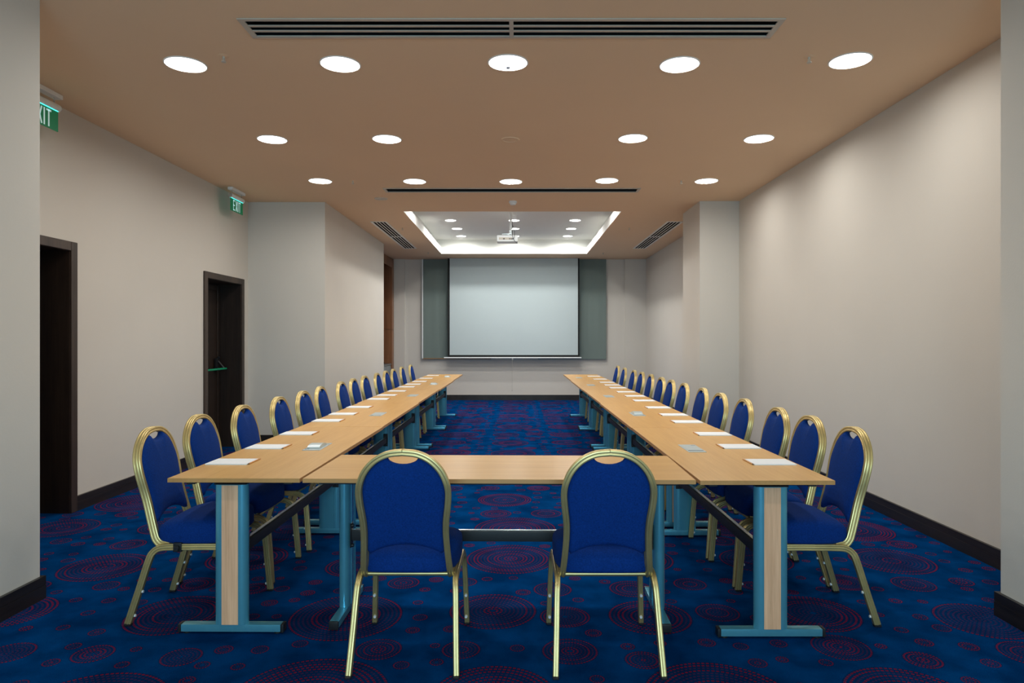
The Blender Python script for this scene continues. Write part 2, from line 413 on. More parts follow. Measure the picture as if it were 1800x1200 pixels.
for z in (0.68, 2.62): box(bm, -1.75, 1.75, YN - 0.1, YN - 0.04, z - 0.03, z + 0.03)
finish('unseen_window_frame', bm, M['white'], o)

# skirting: stepped board run round every wall
def skirt(name, segs):
    bm = bmesh.new()
    for (x0, y0, x1, y1, nx, ny) in segs:     # wall line and the direction into the room
        def bb(t, z0, z1):
            xa, xb = sorted((x0, x1)); ya, yb = sorted((y0, y1))
            if nx: xa, xb = sorted((x0, x0 + nx * t))
            else: ya, yb = sorted((y0, y0 + ny * t))
            box(bm, xa, xb, ya, yb, z0, z1)
        bb(0.020, 0.0, 0.070); bb(0.0165, 0.070, 0.0735); bb(0.019, 0.0735, 0.118)
    return struct(name, bm, M['base'])
t = 0.02
skirt('baseboard_left', [(XL, YLF, XL, D1[0] - 0.08, 1, 0), (XL, D1[1] + 0.077, XL, D2[0] - 0.08, 1, 0), (XL, D2[1] + 0.08, XL, YL0 - t, 1, 0), (XL, YL0, XLM + t, YL0, 0, -1)])
skirt('baseboard_left_front', [(XLF, YN, XLF, YLF + t, 1, 0), (XL, YLF, XLF, YLF, 0, 1)])
skirt('baseboard_left_middle', [(XLM, YL0, XLM, YL1, 1, 0)])
skirt('baseboard_right', [(XR, YRF, XR, YC0 - t, -1, 0), (XR, YC1 + t, XR, YB - 0.08, -1, 0), (XR, YC0, XCR - t, YC0, 0, -1), (XR, YC1, XCR - t, YC1, 0, 1), (XCR, YC0, XCR, YC1, -1, 0)])
skirt('baseboard_right_front', [(XRF, YN, XRF, YRF + t, -1, 0), (XR, YRF, XRF, YRF, 0, 1)])
skirt('baseboard_back', [(-2.52, YB, 2.40, YB, 0, -1), (-2.77, YB - 0.06, -2.525 + t, YB - 0.06, 0, -1), (2.405 - t, YB - 0.06, XR, YB - 0.06, 0, -1)])

# doors in the left wall: deep lined reveal, leaf set at the back
def door(idx, y0, y1, bar):
    bm = bmesh.new()
    XD = XL - 0.27
    # leaf with a raised edge moulding
    box(bm, XD - 0.045, XD, y0 + 0.004, y1 - 0.004, 0.006, DH - 0.004)
    for (ya, yb, za, zb) in [(y0 + .004, y0 + .06, .01, DH - .01), (y1 - .075, y1 - .02, .01, DH - .01), (y0 + .06, y1 - .075, DH - .08, DH - .02)]:
        box(bm, XD, XD + 0.012, ya, yb, za, zb, 0.003, 1)
    d = struct('door_%d' % idx, bm, M['door'])
    bm = bmesh.new()
    X0 = XD - 0.06
    for ya, yb in [(y0 - 0.018, y0), (y1, y1 + 0.018)]: box(bm, X0, XL + 0.003, ya, yb, 0, DH + 0.018)
    box(bm, X0, XL + 0.003, y0, y1, DH, DH + 0.018)
    finish('door_lining', bm, M['door'], d)
    bm = bmesh.new()
    for ya, yb in [(y0 - 0.078, y0 - 0.002), (y1 + 0.002, y1 + 0.076)]: box(bm, XL + 0.0005, XL + 0.022, ya, yb, 0, DH + 0.074, 0.003, 1)
    finish('door_casing', bm, M['doorh'], d)
    bm = bmesh.new(); box(bm, XL + 0.0005, XL + 0.020, y0 - 0.001, y1 + 0.001, DH + 0.002, DH + 0.074, 0.003, 1)
    finish('door_header', bm, M['doorh'], d)
    if bar:
        hs_ = bmesh.new(); yh = y1 - 0.14
        box(hs_, XD + 0.0125, XD + 0.05, yh - 0.03, yh + 0.03, 0.97, 1.13, 0.01, 2)
        cyl(hs_, (XD + 0.05, yh, 1.09), (XD + 0.13, yh - 0.01, 1.00), 0.016, n=12)
        cyl(hs_, (XD + 0.03, yh, 1.11), (XD + 0.06, yh, 1.15), 0.018, n=12)
        cyl(hs_, (XD + 0.05, y0 + 0.09, 1.06), (XD + 0.13, y0 + 0.1, 1.00), 0.014, n=12)
        box(hs_, XD + 0.0125, XD + 0.05, y0 + 0.065, y0 + 0.115, 0.99, 1.12, 0.01, 2)
        hnd = finish('panic_latch', hs_, M['black'], d, 40)
        bm = bmesh.new(); cyl(bm, (XD + 0.13, y0 + 0.08, 1.0), (XD + 0.13, y1 - 0.10, 1.0), 0.013, n=16)
        g = finish('push_bar', bm, M['greenbar'], d, 40); g['label'] = 'green push bar'
    else:
        bm = bmesh.new(); cyl(bm, (XD, y0 + 0.09, 1.02), (XD + 0.06, y0 + 0.09, 1.02), 0.011, n=12); cyl(bm, (XD + 0.055, y0 + 0.085, 1.02), (XD + 0.055, y0 + 0.20, 1.02), 0.009, n=12)
        finish('door_handle', bm, M['silver'], d, 40)
    return d
door(1, *D1, False); door(2, *D2, True)

# ------------------------------------------------------------------ ceiling lamps
def ordinal(i): return ['first', 'second', 'third', 'fourth', 'fifth', 'sixth', 'seventh', 'eighth', 'ninth', 'tenth', 'eleventh', 'twelfth', 'thirteenth', 'fourteenth'][i]
def downlight(R, mdiff, name='downlight', depth=0.020):
    t = thing(name, '', 'ceiling light')
    bm = bmesh.new(); lathe(bm, (0, 0, 0), [(R + 0.007, 0.0), (R + 0.007, -0.0035), (R - 0.001, -0.005), (R - 0.005, 0.0), (R - 0.014, depth + 0.01), (R + 0.004, depth + 0.01), (R + 0.004, 0.0005)], 48, closed=True)
    finish('reflector', bm, M['rim'], t, 35)
    bm = bmesh.new(); lathe(bm, (0, 0, 0), [(0, depth), (R - 0.0135, depth), (R - 0.0135, depth + 0.006), (0, depth + 0.006)], 48)
    finish('diffuser', bm, mdiff, t)
    return t
def lamp_at(x, y, z, R, W, col):
    l = bpy.data.lights.new('lamp', 'AREA'); l.shape = 'DISK'; l.size = 2 * R - 0.05; l.energy = W; l.color = col
    o = bpy.data.objects.new('lamp_light', l); C.objects.link(o); o.location = (x, y, z)
    return o
base_dl = downlight(0.125, M['diff']); remember(base_dl)
rown = ['nearest the camera', 'in the middle, the row of four', 'just before the long slot grille']
first = True
for ri, row in enumerate(LIGHTS + [FILL_LIGHTS]):
    for i, (x, y) in enumerate(row):
        if ri < 3:
            lab = 'round recessed downlight, %s from left in the ceiling row %s' % (ordinal(i), ['of five nearest the camera', 'of four', 'of five before the far slot'][ri])
            g = 'round downlights in the beige ceiling'
        else:
            lab = 'round recessed downlight added for fill overhead behind the camera, %s of four' % ordinal(i); g = 'added fill downlights behind the camera'
        if first: o = base_dl; o.location = (x, y, H); o['label'] = lab; first = False
        else: o = dup(base_dl, (x, y, H), 0, lab)
        o['group'] = g
        L_ = lamp_at(x, y, H + 0.052, 0.125, LAMP_W * (1.0 if ri < 3 else 0.8), LAMP_COL)
        L_.parent = o; L_.location = (0, 0, 0.011)
        if (ri, i) in ((0, 2), (2, 2)):
            bm = bmesh.new(); box(bm, -0.014, 0.014, 0.075, 0.108, 0.002, 0.028, 0.003, 1)
            for q in (-0.010, 0.0, 0.010): cyl(bm, (q, 0.078, 0.01), (q, 0.062, 0.008), 0.002, n=8)
            finish('lamp_holder', bm, M['silver'], o)
bc = downlight(0.094, M['diffc'], 'coffer_downlight', 0.02); remember(bc)
for i, (x, y) in enumerate(CL + CLH):
    if i < 9:
        lab = 'small downlight in the white recessed tray, %s column, %s from the screen' % (['left', 'middle', 'right'][i // 3], ['third', 'second', 'first'][i % 3])
    else: lab = 'extra small downlight added unseen in the near part of the recessed tray, %s' % ordinal(i - 9)
    if i == 0: o = bc; o.location = (x, y, ZC); o['label'] = lab
    else: o = dup(bc, (x, y, ZC), 0, lab)
    o['group'] = 'small downlights in the recessed ceiling tray'
    L_ = lamp_at(x, y, ZC, 0.094, COFFER_W, COFFER_COL); L_.parent = o; L_.location = (0, 0, 0.011)

# ------------------------------------------------------------------ ceiling grilles
def grille(name, label, v, nslat, along, slots=2, closed=False):
    x0, x1, y0, y1 = v; cx, cy = (x0 + x1) / 2, (y0 + y1) / 2
    t = thing(name, label, 'air vent', (cx, cy, H), 0, 'slotted air grilles in the ceiling')
    hx, hy = (x1 - x0) / 2, (y1 - y0) / 2; fw = 0.026
    bm = bmesh.new()
    for a in [(-hx, hx, -hy, -hy + fw), (-hx, hx, hy - fw, hy), (-hx, -hx + fw * 1.3, -hy + fw, hy - fw), (hx - fw * 1.3, hx, -hy + fw, hy - fw)]:
        box(bm, *a, -0.007, -0.0005)
    if along == 'x': box(bm, -0.012, 0.012, -hy + fw, hy - fw, -0.007, -0.0005)
    else: box(bm, -hx + fw, hx - fw, -0.012, 0.012, -0.007, -0.0005)
    finish('frame', bm, (M['ventf'] if along == 'x' else M['ventl']), t)
    bm = bmesh.new(); e = 0.0
    g = 0.014
    box(bm, -hx + g, hx - g, -hy + g, hy - g, 0.12, 0.125)
    for a in [(-hx + g, hx - g, -hy + g, -hy + g + .003), (-hx + g, hx - g, hy - g - .003, hy - g), (-hx + g, -hx + g + .003, -hy + g, hy - g), (hx - g - .003, hx - g, -hy + g, hy - g)]:
        box(bm, *a, 0.0, 0.12)
    finish('duct_box', bm, M['ventd'], t)
    for k in range(nslat):
        bm = bmesh.new()
        if along == 'x':
            q = -hy + fw + (2 * hy - 2 * fw) * (k + 1) / (nslat + 1)
            box(bm, -hx + fw, hx - fw, q - 0.011, q + 0.011, -0.006, -0.002)
        else:
            q = -hx + fw + (2 * hx - 2 * fw) * (k + 1) / (nslat + 1)
            box(bm, q - 0.0075, q + 0.0075, -hy + fw, hy - fw, -0.005, -0.002)
        finish('slat', bm, (M['ventf'] if along == 'x' else M['ventl']), t)
    return t
grille('ceiling_grille', 'long slotted beige air grille nearest the camera across the ceiling', VENTS[0], 2, 'x')
# the far one has one broad dark slot
x0, x1, y0, y1 = VENTS[1]; hx, hy = (x1 - x0) / 2, (y1 - y0) / 2
t = thing('ceiling_grille', 'long grille with one dark slot, between downlights and recessed tray', 'air vent', ((x0 + x1) / 2, (y0 + y1) / 2, H), 0, 'slotted air grilles in the ceiling')
bm = bmesh.new()
for a_ in [(-hx, hx, -hy, -hy + .022), (-hx, hx, hy - .022, hy), (-hx, -hx + .03, -hy + .022, hy - .022), (hx - .03, hx, -hy + .022, hy - .022)]: box(bm, *a_, -0.008, -0.0005)
finish('frame', bm, M['ventf'], t)
bm = bmesh.new(); box(bm, -hx + .02, hx - .02, -hy + .016, hy - .016, 0.03, 0.035)
for a_ in [(-hx + .014, hx - .014, -hy + .014, -hy + .018), (-hx + .014, hx - .014, hy - .018, hy - .014)]: box(bm, *a_, 0.0, 0.03)
finish('duct_box', bm, M['sblack'], t)
grille('ceiling_grille', 'slotted air grille beside the recessed tray on the left side', VENTS[2], 3, 'y')
grille('ceiling_grille', 'slotted air grille beside the recessed tray on the right side', VENTS[3], 3, 'y')

# detectors, speakers, sprinklers
def ring_speaker(x, y, lab):
    bm = bmesh.new(); lathe(bm, (0, 0, 0), [(0, -0.002), (0.062, -0.002), (0.066, -0.006), (0.080, -0.006), (0.086, 0.0)], 40)
    tag(finish('ceiling_speaker', bm, M['ceiling'] if x > -1 else M['ventf'], None, 30, (x, y, H - 0.0002)), lab, 'speaker', 'flush ceiling speakers')
ring_speaker(-0.066, 6.06, 'flush round beige ceiling disc in the middle of the ceiling')
ring_speaker(-1.74, 8.60, 'flush round ceiling disc left of the far slot grille')
def detector(x, y, z, r, h, lab):
    bm = bmesh.new(); lathe(bm, (0, 0, 0), [(0, -h), (r * 0.7, -h), (r * 0.8, -h * 0.6), (r, -h * 0.5), (r, 0), (0, 0)], 32)
    tag(finish('smoke_detector', bm, M['white'], None, 35, (x, y, z - 0.0002)), lab, 'smoke detector', 'smoke detectors')
detector(-0.06, 8.77, H, 0.052, 0.045, 'white round smoke detector just before the recessed tray')
detector(-0.055, 11.42, ZC, 0.05, 0.06, 'white smoke detector beside the projector pole in the tray')
spk = [(-1.86, 4.27, 'nearest the camera on the left'), (1.85, 4.28, 'nearest the camera on the right'), (-1.86, 7.62, 'left, level with the far row of downlights'), (1.85, 7.62, 'right, level with the far row of downlights'),
       (-1.85, 10.84, 'left beside the tray, nearer one'), (1.795, 10.84, 'right beside the tray, nearer one'), (-1.84, 13.9, 'left beside the tray, farther one'), (1.77, 13.95, 'right beside the tray, farther one')]
for x, y, l in spk:
    t = thing('sprinkler', 'small ceiling sprinkler head ' + l, 'sprinkler', (x, y, H), 0, 'ceiling sprinkler heads')
    bm = bmesh.new(); lathe(bm, (0, 0, 0), [(0, -0.004), (0.02, -0.004), (0.034, -0.001), (0.034, 0), (0, 0)], 24); finish('escutcheon', bm, M['ceiling'], t, 30)
    bm = bmesh.new(); cyl(bm, (0, 0, -0.004), (0, 0, -0.018), 0.008, n=12)
    cyl(bm, (-0.007, 0, -0.018), (-0.009, 0, -0.036), 0.002, n=8); cyl(bm, (0.007, 0, -0.018), (0.009, 0, -0.036), 0.002, n=8)
    cyl(bm, (0, 0, -0.036), (0, 0, -0.039), 0.015, n=16); cyl(bm, (0, 0, -0.018), (0, 0, -0.036), 0.003, n=8)
    finish('head', bm, M['ventf'], t, 30)

# ------------------------------------------------------------------ exit signs (hung from the ceiling, parallel to the left wall)
def exit_sign(y0, y1, lab):
    X = -3.375; yc = (y0 + y1) / 2; L_ = y1 - y0
    t = thing('exit_sign', lab, 'exit sign', (X, yc, H), 0, 'green exit signs along the left wall')
    h = L_ / 2
    bm = bmesh.new(); box(bm, -0.03, 0.03, -h - 0.01, h + 0.015, -0.034, -0.0005, 0.003, 1); finish('ceiling_mount', bm, M['white'], t)
    for s in (-1, 1):
        bm = bmesh.new(); y = s * (h - 0.04)
        for k in range(3):
            z = -0.040 - k * 0.014
            pts = [(0.005 * math.cos(a) if k % 2 else 0, y + (0 if k % 2 else 0.005 * math.cos(a)), z + 0.009 * math.sin(a)) for a in [2 * PI * i / 16 for i in range(17)]]
            sweep(bm, pts, [(0.0016 * math.cos(q), 0.0016 * math.sin(q)) for q in [2 * PI * i / 6 for i in range(6)]], (0.3, 0.4, 0.5), cap=False)
        finish('chain', bm, M['silver'], t, 40)
    bm = bmesh.new(); 
    sweep(bm, [(0, -h - 0.005, -0.098), (0, h + 0.008, -0.098)], [(0.024 * math.cos(q), 0.026 * math.sin(q)) for q in [2 * PI * i / 24 for i in range(24)]], (1, 0, 0))
    finish('housing', bm, M['white'], t, 40)
    bm = bmesh.new()
    for s in (-1, 1):
        cyl(bm, (0, s * (h + 0.008), -0.098), (0, s * (h + 0.012), -0.098), 0.025, n=24)
    finish('end_cap', bm, M['silver'], t, 40)
    bm = bmesh.new(); box(bm, 0.0045, 0.009, -h + 0.005, h - 0.005, -0.1275, -0.123); box(bm, -0.009, -0.0045, -h + 0.005, h - 0.005, -0.1275, -0.123); finish('light_strip', bm, M['led'], t)
    bm = bmesh.new(); zt, zb = -0.122, -0.272
    box(bm, -0.003, 0.003, -h, h, zb, zt); p = finish('sign_plate', bm, M['green'], t)
    # letters E X I T, tall and narrow, standing just proud of the plate
    lh = 0.122; zc = (zt + zb) / 2 - 0.003; z0, z1 = zc - lh / 2, zc + lh / 2
    bm = bmesh.new(); sw = 0.013
    def bar(ya, za, yb, zb_, wd=sw):
        d = Vector((0, yb - ya, zb_ - za)); n = Vector((0, -d.z, d.y)).normalized() * wd / 2
        q = [Vector((0.0034, ya, za)) + n, Vector((0.0034, ya, za)) - n, Vector((0.0034, yb, zb_)) - n, Vector((0.0034, yb, zb_)) + n]
        A = [bm.verts.new(v) for v in q]; B = [bm.verts.new(v + Vector((0.0012, 0, 0))) for v in q]
        bm.faces.new(A); bm.faces.new(B)
        for i in range(4): bm.faces.new((A[i], A[(i + 1) % 4], B[(i + 1) % 4], B[i]))
    lw = 0.051; gap = 0.0145; tot = lw * 3 + sw + gap * 3; y = -tot / 2
    bar(y + sw / 2, z0, y + sw / 2, z1)
    for z in (z0 + sw / 2, zc, z1 - sw / 2): bar(y, z, y + lw * 0.85, z)
    y += lw + gap
    bar(y + 0.004, z0, y + lw - 0.004, z1); bar(y + lw - 0.004, z0, y + 0.004, z1)
    y += lw + gap
    bar(y + sw / 2, z0, y + sw / 2, z1); y += sw + gap
    bar(y, z1 - sw / 2, y + lw, z1 - sw / 2); bar(y + lw / 2, z0, y + lw / 2, z1)
    finish('lettering', bm, M['exitw'], t)
exit_sign(4.591, 4.951, 'hanging green EXIT sign nearest the camera, half hidden by the left wall')
exit_sign(7.93, 8.28, 'hanging green EXIT sign near the far corner above the second door')

# ------------------------------------------------------------------ tables
def leg_profile(w=0.154, d=0.056, n=48):
    out = []
    for i in range(n):
        t = 2 * PI * i / n; c, s = math.cos(t), math.sin(t)
        # flat middle, half-round ends
        fx = w / 2 - d * 0.62
        x = (fx if c > 0 else -fx) + c * d * 0.62; y = s * d / 2
        out.append((x, y))
    return out
def make_table(L_=1.803, W_=0.60, lab=''):
    t = thing('conference_table', lab, 'table')
    hl, hw = L_ / 2 - 0.0015, W_ / 2
    bm = bmesh.new(); box(bm, -hw + 0.002, hw - 0.002, -hl + 0.002, hl - 0.002, 0.7215, 0.74, 0.0008, 1)
    top = finish('tabletop', bm, M['beech'], t)
    bm = bmesh.new()
    for a in [(-hw, -hw + .002, -hl, hl), (hw - .002, hw, -hl, hl), (-hw + .002, hw - .002, -hl, -hl + .002), (-hw + .002, hw - .002, hl - .002, hl)]: box(bm, *a, 0.7212, 0.7396)
    finish('edge_band', bm, M['edge'], top)
    ox = -0.05
    for s in (-1, 1):
        bm = bmesh.new(); box(bm, s * 0.225 - 0.02, s * 0.225 + 0.02, -hl + 0.06, hl - 0.06, 0.700, 0.7210, 0.002, 1)
        finish('top_rail', bm, M['blackm'], t)
    for s in (-1, 1):
        yl = s * (hl - 0.105); y_out = s
        bm = bmesh.new(); pr = leg_profile()
        A = [bm.verts.new((ox + x, yl + y, 0.044)) for x, y in pr]; B = [bm.verts.new((ox + x, yl + y, 0.694)) for x, y in pr]
        n = len(pr)
        for i in range(n): bm.faces.new((A[i], A[(i + 1) % n], B[(i + 1) % n], B[i]))
        bm.faces.new(A[::-1]); bm.faces.new(B)
        # two grooved flutes on the inner face
        yi = yl - s * 0.0285
        for q in (-0.035, 0.035): box(bm, ox + q - 0.004, ox + q + 0.004, min(yi, yi - s * 0.003), max(yi, yi - s * 0.003), 0.05, 0.69)
        leg = finish('leg', bm, M['leg'], t, 30)
        bm = bmesh.new(); yo = yl + s * 0.0285
        box(bm, ox - 0.038, ox + 0.038, min(yo - s * 0.002, yo + s * 0.0015), max(yo - s * 0.002, yo + s * 0.0015), 0.046, 0.692)
        q_ = finish('wood_inlay', bm, M['inlay'], leg); q_['label'] = 'pale oak inlay strip'
        bm = bmesh.new(); box(bm, ox - 0.075, ox + 0.075, yl - 0.03, yl + 0.03, 0.6945, 0.7, 0.002, 1)
        box(bm, ox - 0.22, ox + 0.25, yl - 0.02, yl + 0.02, 0.7002, 0.7208, 0.003, 1)
        finish('top_bracket', bm, M['blackm'], leg)
        bm = bmesh.new(); box(bm, ox - 0.232, ox + 0.232, yl - 0.022, yl + 0.022, 0.010, 0.0435, 0.004, 2)
        finish('foot', bm, M['foot'], leg, 40)
        for e in (-1, 1):
            bm = bmesh.new(); xe = ox + e * 0.2325
            box(bm, min(xe, xe + e * 0.014), max(xe, xe + e * 0.014), yl - 0.0225, yl + 0.0225, 0.006, 0.044, 0.005, 2)
            cyl(bm, (xe - e * 0.02, yl, 0.0), (xe - e * 0.02, yl, 0.009), 0.016, n=16)
            finish('end_cap', bm, M['black'], leg, 40)
    bm = bmesh.new(); yb = hl - 0.105 - 0.03
    box(bm, ox + 0.022, ox + 0.058, -yb, yb, 0.368, 0.418, 0.006, 2)
    st = finish('stretcher', bm, M['blackm'], t, 40)
    bm = bmesh.new(); box(bm, ox + 0.028, ox + 0.046, -yb, yb, 0.4182, 0.4215, 0.001, 1); finish('trim_strip', bm, M['silver'], st)
    for s in (-1, 1):
        bm = bmesh.new()
        box(bm, ox + 0.024, ox + 0.068, min(s * yb, s * (yb - 0.006)), max(s * yb, s * (yb - 0.006)), 0.335, 0.455, 0.002, 1)
        for z in (0.346, 0.444): cyl(bm, (ox + 0.056, s * (yb - 0.006), z), (ox + 0.056, s * (yb - 0.016), z), 0.009, n=12)
        finish('fixing_plate', bm, M['black'], st, 40)
    return t
ZLT, ZRT, PITCH = 3.047, 2.998, 1.803
XLT, XRT = -1.275, 1.113
T0 = make_table(); remember(T0); T0['group'] = 'beech conference tables'
offL = [0, 0.004, -0.006, 0.004, -0.008]; offR = [0, -0.004, 0.003, -0.003, 0.004]
posn = ['nearest the camera', 'second from the camera', 'in the middle, third from the camera', 'fourth from the camera', 'farthest, nearest the screen']
for k in range(5):
    lab = 'beech-topped conference table of the left row, ' + posn[k]
    loc = (XLT + offL[k], ZLT + PITCH * (k + 0.5), 0)
    if k == 0: T0.location = loc; T0['label'] = lab; T0.rotation_euler.z = -0.01
    else: dup(T0, loc, 0, lab)
for k in range(5):
    dup(T0, (XRT + offR[k], ZRT + PITCH * (k + 0.5), 0), PI, 'beech-topped conference table of the right row, ' + posn[k])
TC = make_table(1.770, 0.63, 'beech-topped conference table set crosswise between the two rows, behind two chairs')
TC['group'] = 'beech conference tables'
TC.location = (-0.081, 3.342, 0); TC.rotation_euler.z = -PI / 2 - 0.018

# ------------------------------------------------------------------ chairs
HOOP = [(0.0, .911), (.058, .904), (.110, .879), (.150, .838), (.173, .79), (.181, .745), (.178, .69), (.170, .625), (.168, .565), (.172, .49), (.177, .43)]
def yback(z):
    T = [(.36, -.135), (.43, -.158), (.5, -.178), (.65, -.215), (.8, -.246), (.93, -.262)]
    for (a, ya), (b, yb) in zip(T[:-1], T[1:]):
        if z <= b: return ya + (yb - ya) * (max(z, a) - a) / (b - a)
    return T[-1][1]
def make_chair():
    t = thing('banquet_chair', '', 'chair')
    side = [(x, yback(z), z) for x, z in HOOP] + [(.180, -.146, .400), (.182, -.122, .378), (.185, -.08, .372)]
    right = catmull(side, 6)
    left = [Vector((-p.x, p.y, p.z)) for p in right[::-1]]
    pr = fluted(0.026, 0.036)
    bm = bmesh.new()
    sweep(bm, right, pr, (0, 0, 1)); sweep(bm, [Vector((-p.x, p.y, p.z)) for p in right], pr, (0, 0, 1))
    bmesh.ops.remove_doubles(bm, verts=bm.verts[:], dist=0.0004)
    finish('back_frame', bm, M['gold'], t, 35)
    # legs: each runs from the foot round the bend to the middle of the side rail
    rail = [(.203, 0.03, .370)]
    rear = [(.218, -.262, 0.010), (.212, -.215, .16), (.207, -.170, .305), (.204, -.150, .345), (.203, -.115, .366), (.203, -.05, .370), (.203, 0.03, .370)]
    front = [(.222, .262, 0.010), (.217, .250, .16), (.211, .236, .305), (.207, .218, .345), (.204, .182, .366), (.203, .12, .370), (.203, 0.03, .370)]
    for s in (-1, 1):
        for path in (rear, front):
            bm = bmesh.new(); P_ = catmull([(s * x, y, z) for x, y, z in path], 6)
            sweep(bm, P_, fluted(0.023, 0.031), (1, 0, 0))
            lg = finish('leg', bm, M['gold'], t, 35)
            bm = bmesh.new(); x, y, z = path[0]; sy = -1 if y < 0 else 1
            box(bm, s * x - 0.0125, s * x + 0.0125, y - 0.0165, y + 0.0165, 0.0, 0.011, 0.002, 1)
            finish('foot_cap', bm, M['black'], lg)
            if sy > 0:
                for zz, yy in ((.145, .2515), (.04, .2595)):
                    bm = bmesh.new(); cyl(bm, (s * 0.2185, yy - 0.0155, zz), (s * 0.2185, yy - 0.023, zz), 0.0075, 0.006, n=16)
                    finish('bumper', bm, M['bumper'], lg, 40)
            else:
                for zz, yy in ((.16, -.215), (.045, -.251)):
                    bm = bmesh.new(); cyl(bm, (s * 0.212, yy + 0.0145, zz), (s * 0.212, yy + 0.0225, zz), 0.0075, 0.006, n=16)
                    finish('bumper', bm, M['bumper'], lg, 40)
    # cross bars under the seat
    for y, z in ((-.118, .3725), (.17, .3725)):
        bm = bmesh.new(); cyl(bm, (-.200, y, z), (.200, y, z), 0.010, n=16); finish('cross_bar', bm, M['gold'], t, 40)
    # seat
    half = [(0, -.140), (.10, -.138), (.165, -.130), (.186, -.108), (.198, -.065), (.209, 0.0), (.213, .08), (.210, .14), (.197, .185), (.168, .207), (.10, .215), (0, .217)]
    pts = catmull([(a, b, 0) for a, b in half], 3)
    out = [(p.x, p.y - 0.03) for p in pts] + [(-p.x, p.y - 0.03) for p in pts[1:-1][::-1]]
    bm = bmesh.new()
    rings_solid(bm, out, [(0, .384), (.93, .384), (.985, .388), (1.0, .398), (1.003, .43), (1.0, .462), (.988, .476), (.95, .487), (.86, .497), (.7, .505), (.45, .511), (.2, .513), (0, .513)],
                lambda u, v, d: (u, v + 0.016, d - (max(0, v - 0.09) * 0.10 + max(0, -v - 0.04) * 0.22) * (1 if d > .45 else 0)))
    finish('seat', bm, M['fabric'], t, 55)
    # backrest pad inside the hoop
    hp = catmull([(x, 0, z) for x, z in HOOP], 5)
    hp = [p for p in hp if p.z > 0.480]
    def inner(p, q):   # inset point of the hoop centreline
        d = (q - p).normalized(); n = Vector((-d.z, 0, d.x)); n = n if n.x * p.x + n.z * (p.z - .7) < 0 else -n
        return p + n * 0.0115
    ins = [inner(p, hp[min(i + 1, len(hp) - 1)] if i < len(hp) - 1 else p * 2 - hp[i - 1]) for i, p in enumerate(hp)]
    ins = [p for p in ins if p.x > 0.060]
    notch = [(0, .8625), (.015, .8632), (.030, .866), (.045, .8715), (.055, .8775)]
    bot = [(.150, .474), (.12, .490), (.09, .501), (.06, .509), (.03, .513), (0, .515)]
    halfp = notch + [(p.x, p.z) for p in ins] + bot
    zc = 0.69
    outl = [(x, z - zc) for x, z in halfp] + [(-x, z - zc) for x, z in halfp[1:-1][::-1]]
    bm = bmesh.new()
    rings_solid(bm, outl, [(0, -.012), (.5, -.012), (.9, -.011), (.975, -.008), (1.0, 0.0), (.995, .012), (.965, .021), (.90, .027), (.75, .032), (.5, .036), (.25, .037), (0, .037)],
                lambda u, v, d: (u, yback(v + zc) + d, v + zc))
    finish('backrest', bm, M['fabric'], t, 55)
    return t
CH = make_chair(); remember(CH); CH['group'] = 'gold-framed blue banquet chairs'
LX = -1.605; RX = 1.437
LY = [3.45, 4.00, 4.577, 5.24, 5.82, 6.385, 7.11, 7.68, 8.25, 8.93, 9.52, 10.10, 10.95, 11.80]
RY = [3.44, 3.935, 4.415, 5.06, 5.60, 6.19, 6.87, 7.42, 7.92, 8.62, 9.22, 9.76, 10.59, 11.35]
LDX = [0.0, -0.03, -0.005, 0.005, 0.008, -0.005, 0.0, -0.01, -0.012, 0.0, 0.0, 0.0, -0.02, -0.01]
RDX = [0.02, 0.02, 0.015, 0.012, -0.005, 0.008, 0.008, 0.0, 0.0, 0.014, 0.008, -0.005, -0.01, -0.005]
rot = [0.02, -0.015, 0.01, 0.0, -0.02, 0.015, 0.0, 0.01, -0.015, 0.02, 0.0, -0.01, 0.015, 0.0]
CH.location = (-0.465, 2.99, 0); CH['label'] = 'blue banquet chair with its back to the camera, left of the two'
dup(CH, (0.372, 2.985, 0), 0, 'blue banquet chair with its back to the camera, right of the two')
for i in range(14):
    dup(CH, (LX + LDX[i], LY[i], 0), -PI / 2 + rot[i], 'gold-framed blue banquet chair, %s from the camera in the left row' % ordinal(i))
for i in range(14):
    dup(CH, (RX + RDX[i], RY[i], 0), PI / 2 - rot[i], 'gold-framed blue banquet chair, %s from the camera in the right row' % ordinal(i))
# black linking clip on the rail of the first left chair
bm = bmesh.new(); box(bm, -0.02, 0.02, -0.016, 0.016, -0.022, 0.022, 0.004, 2); box(bm, -0.012, 0.012, -0.030, -0.015, -0.016, 0.010, 0.003, 1)
fc = [o for o in C.objects if o.get('label', '').startswith('gold-framed blue banquet chair, first from the camera in the left')][0]
cl = finish('linking_clip', bm, M['black'], fc, 40); cl.location = (0.203, -0.03, 0.371); cl.rotation_euler.z = PI / 2; cl['label'] = 'black plastic linking clip'

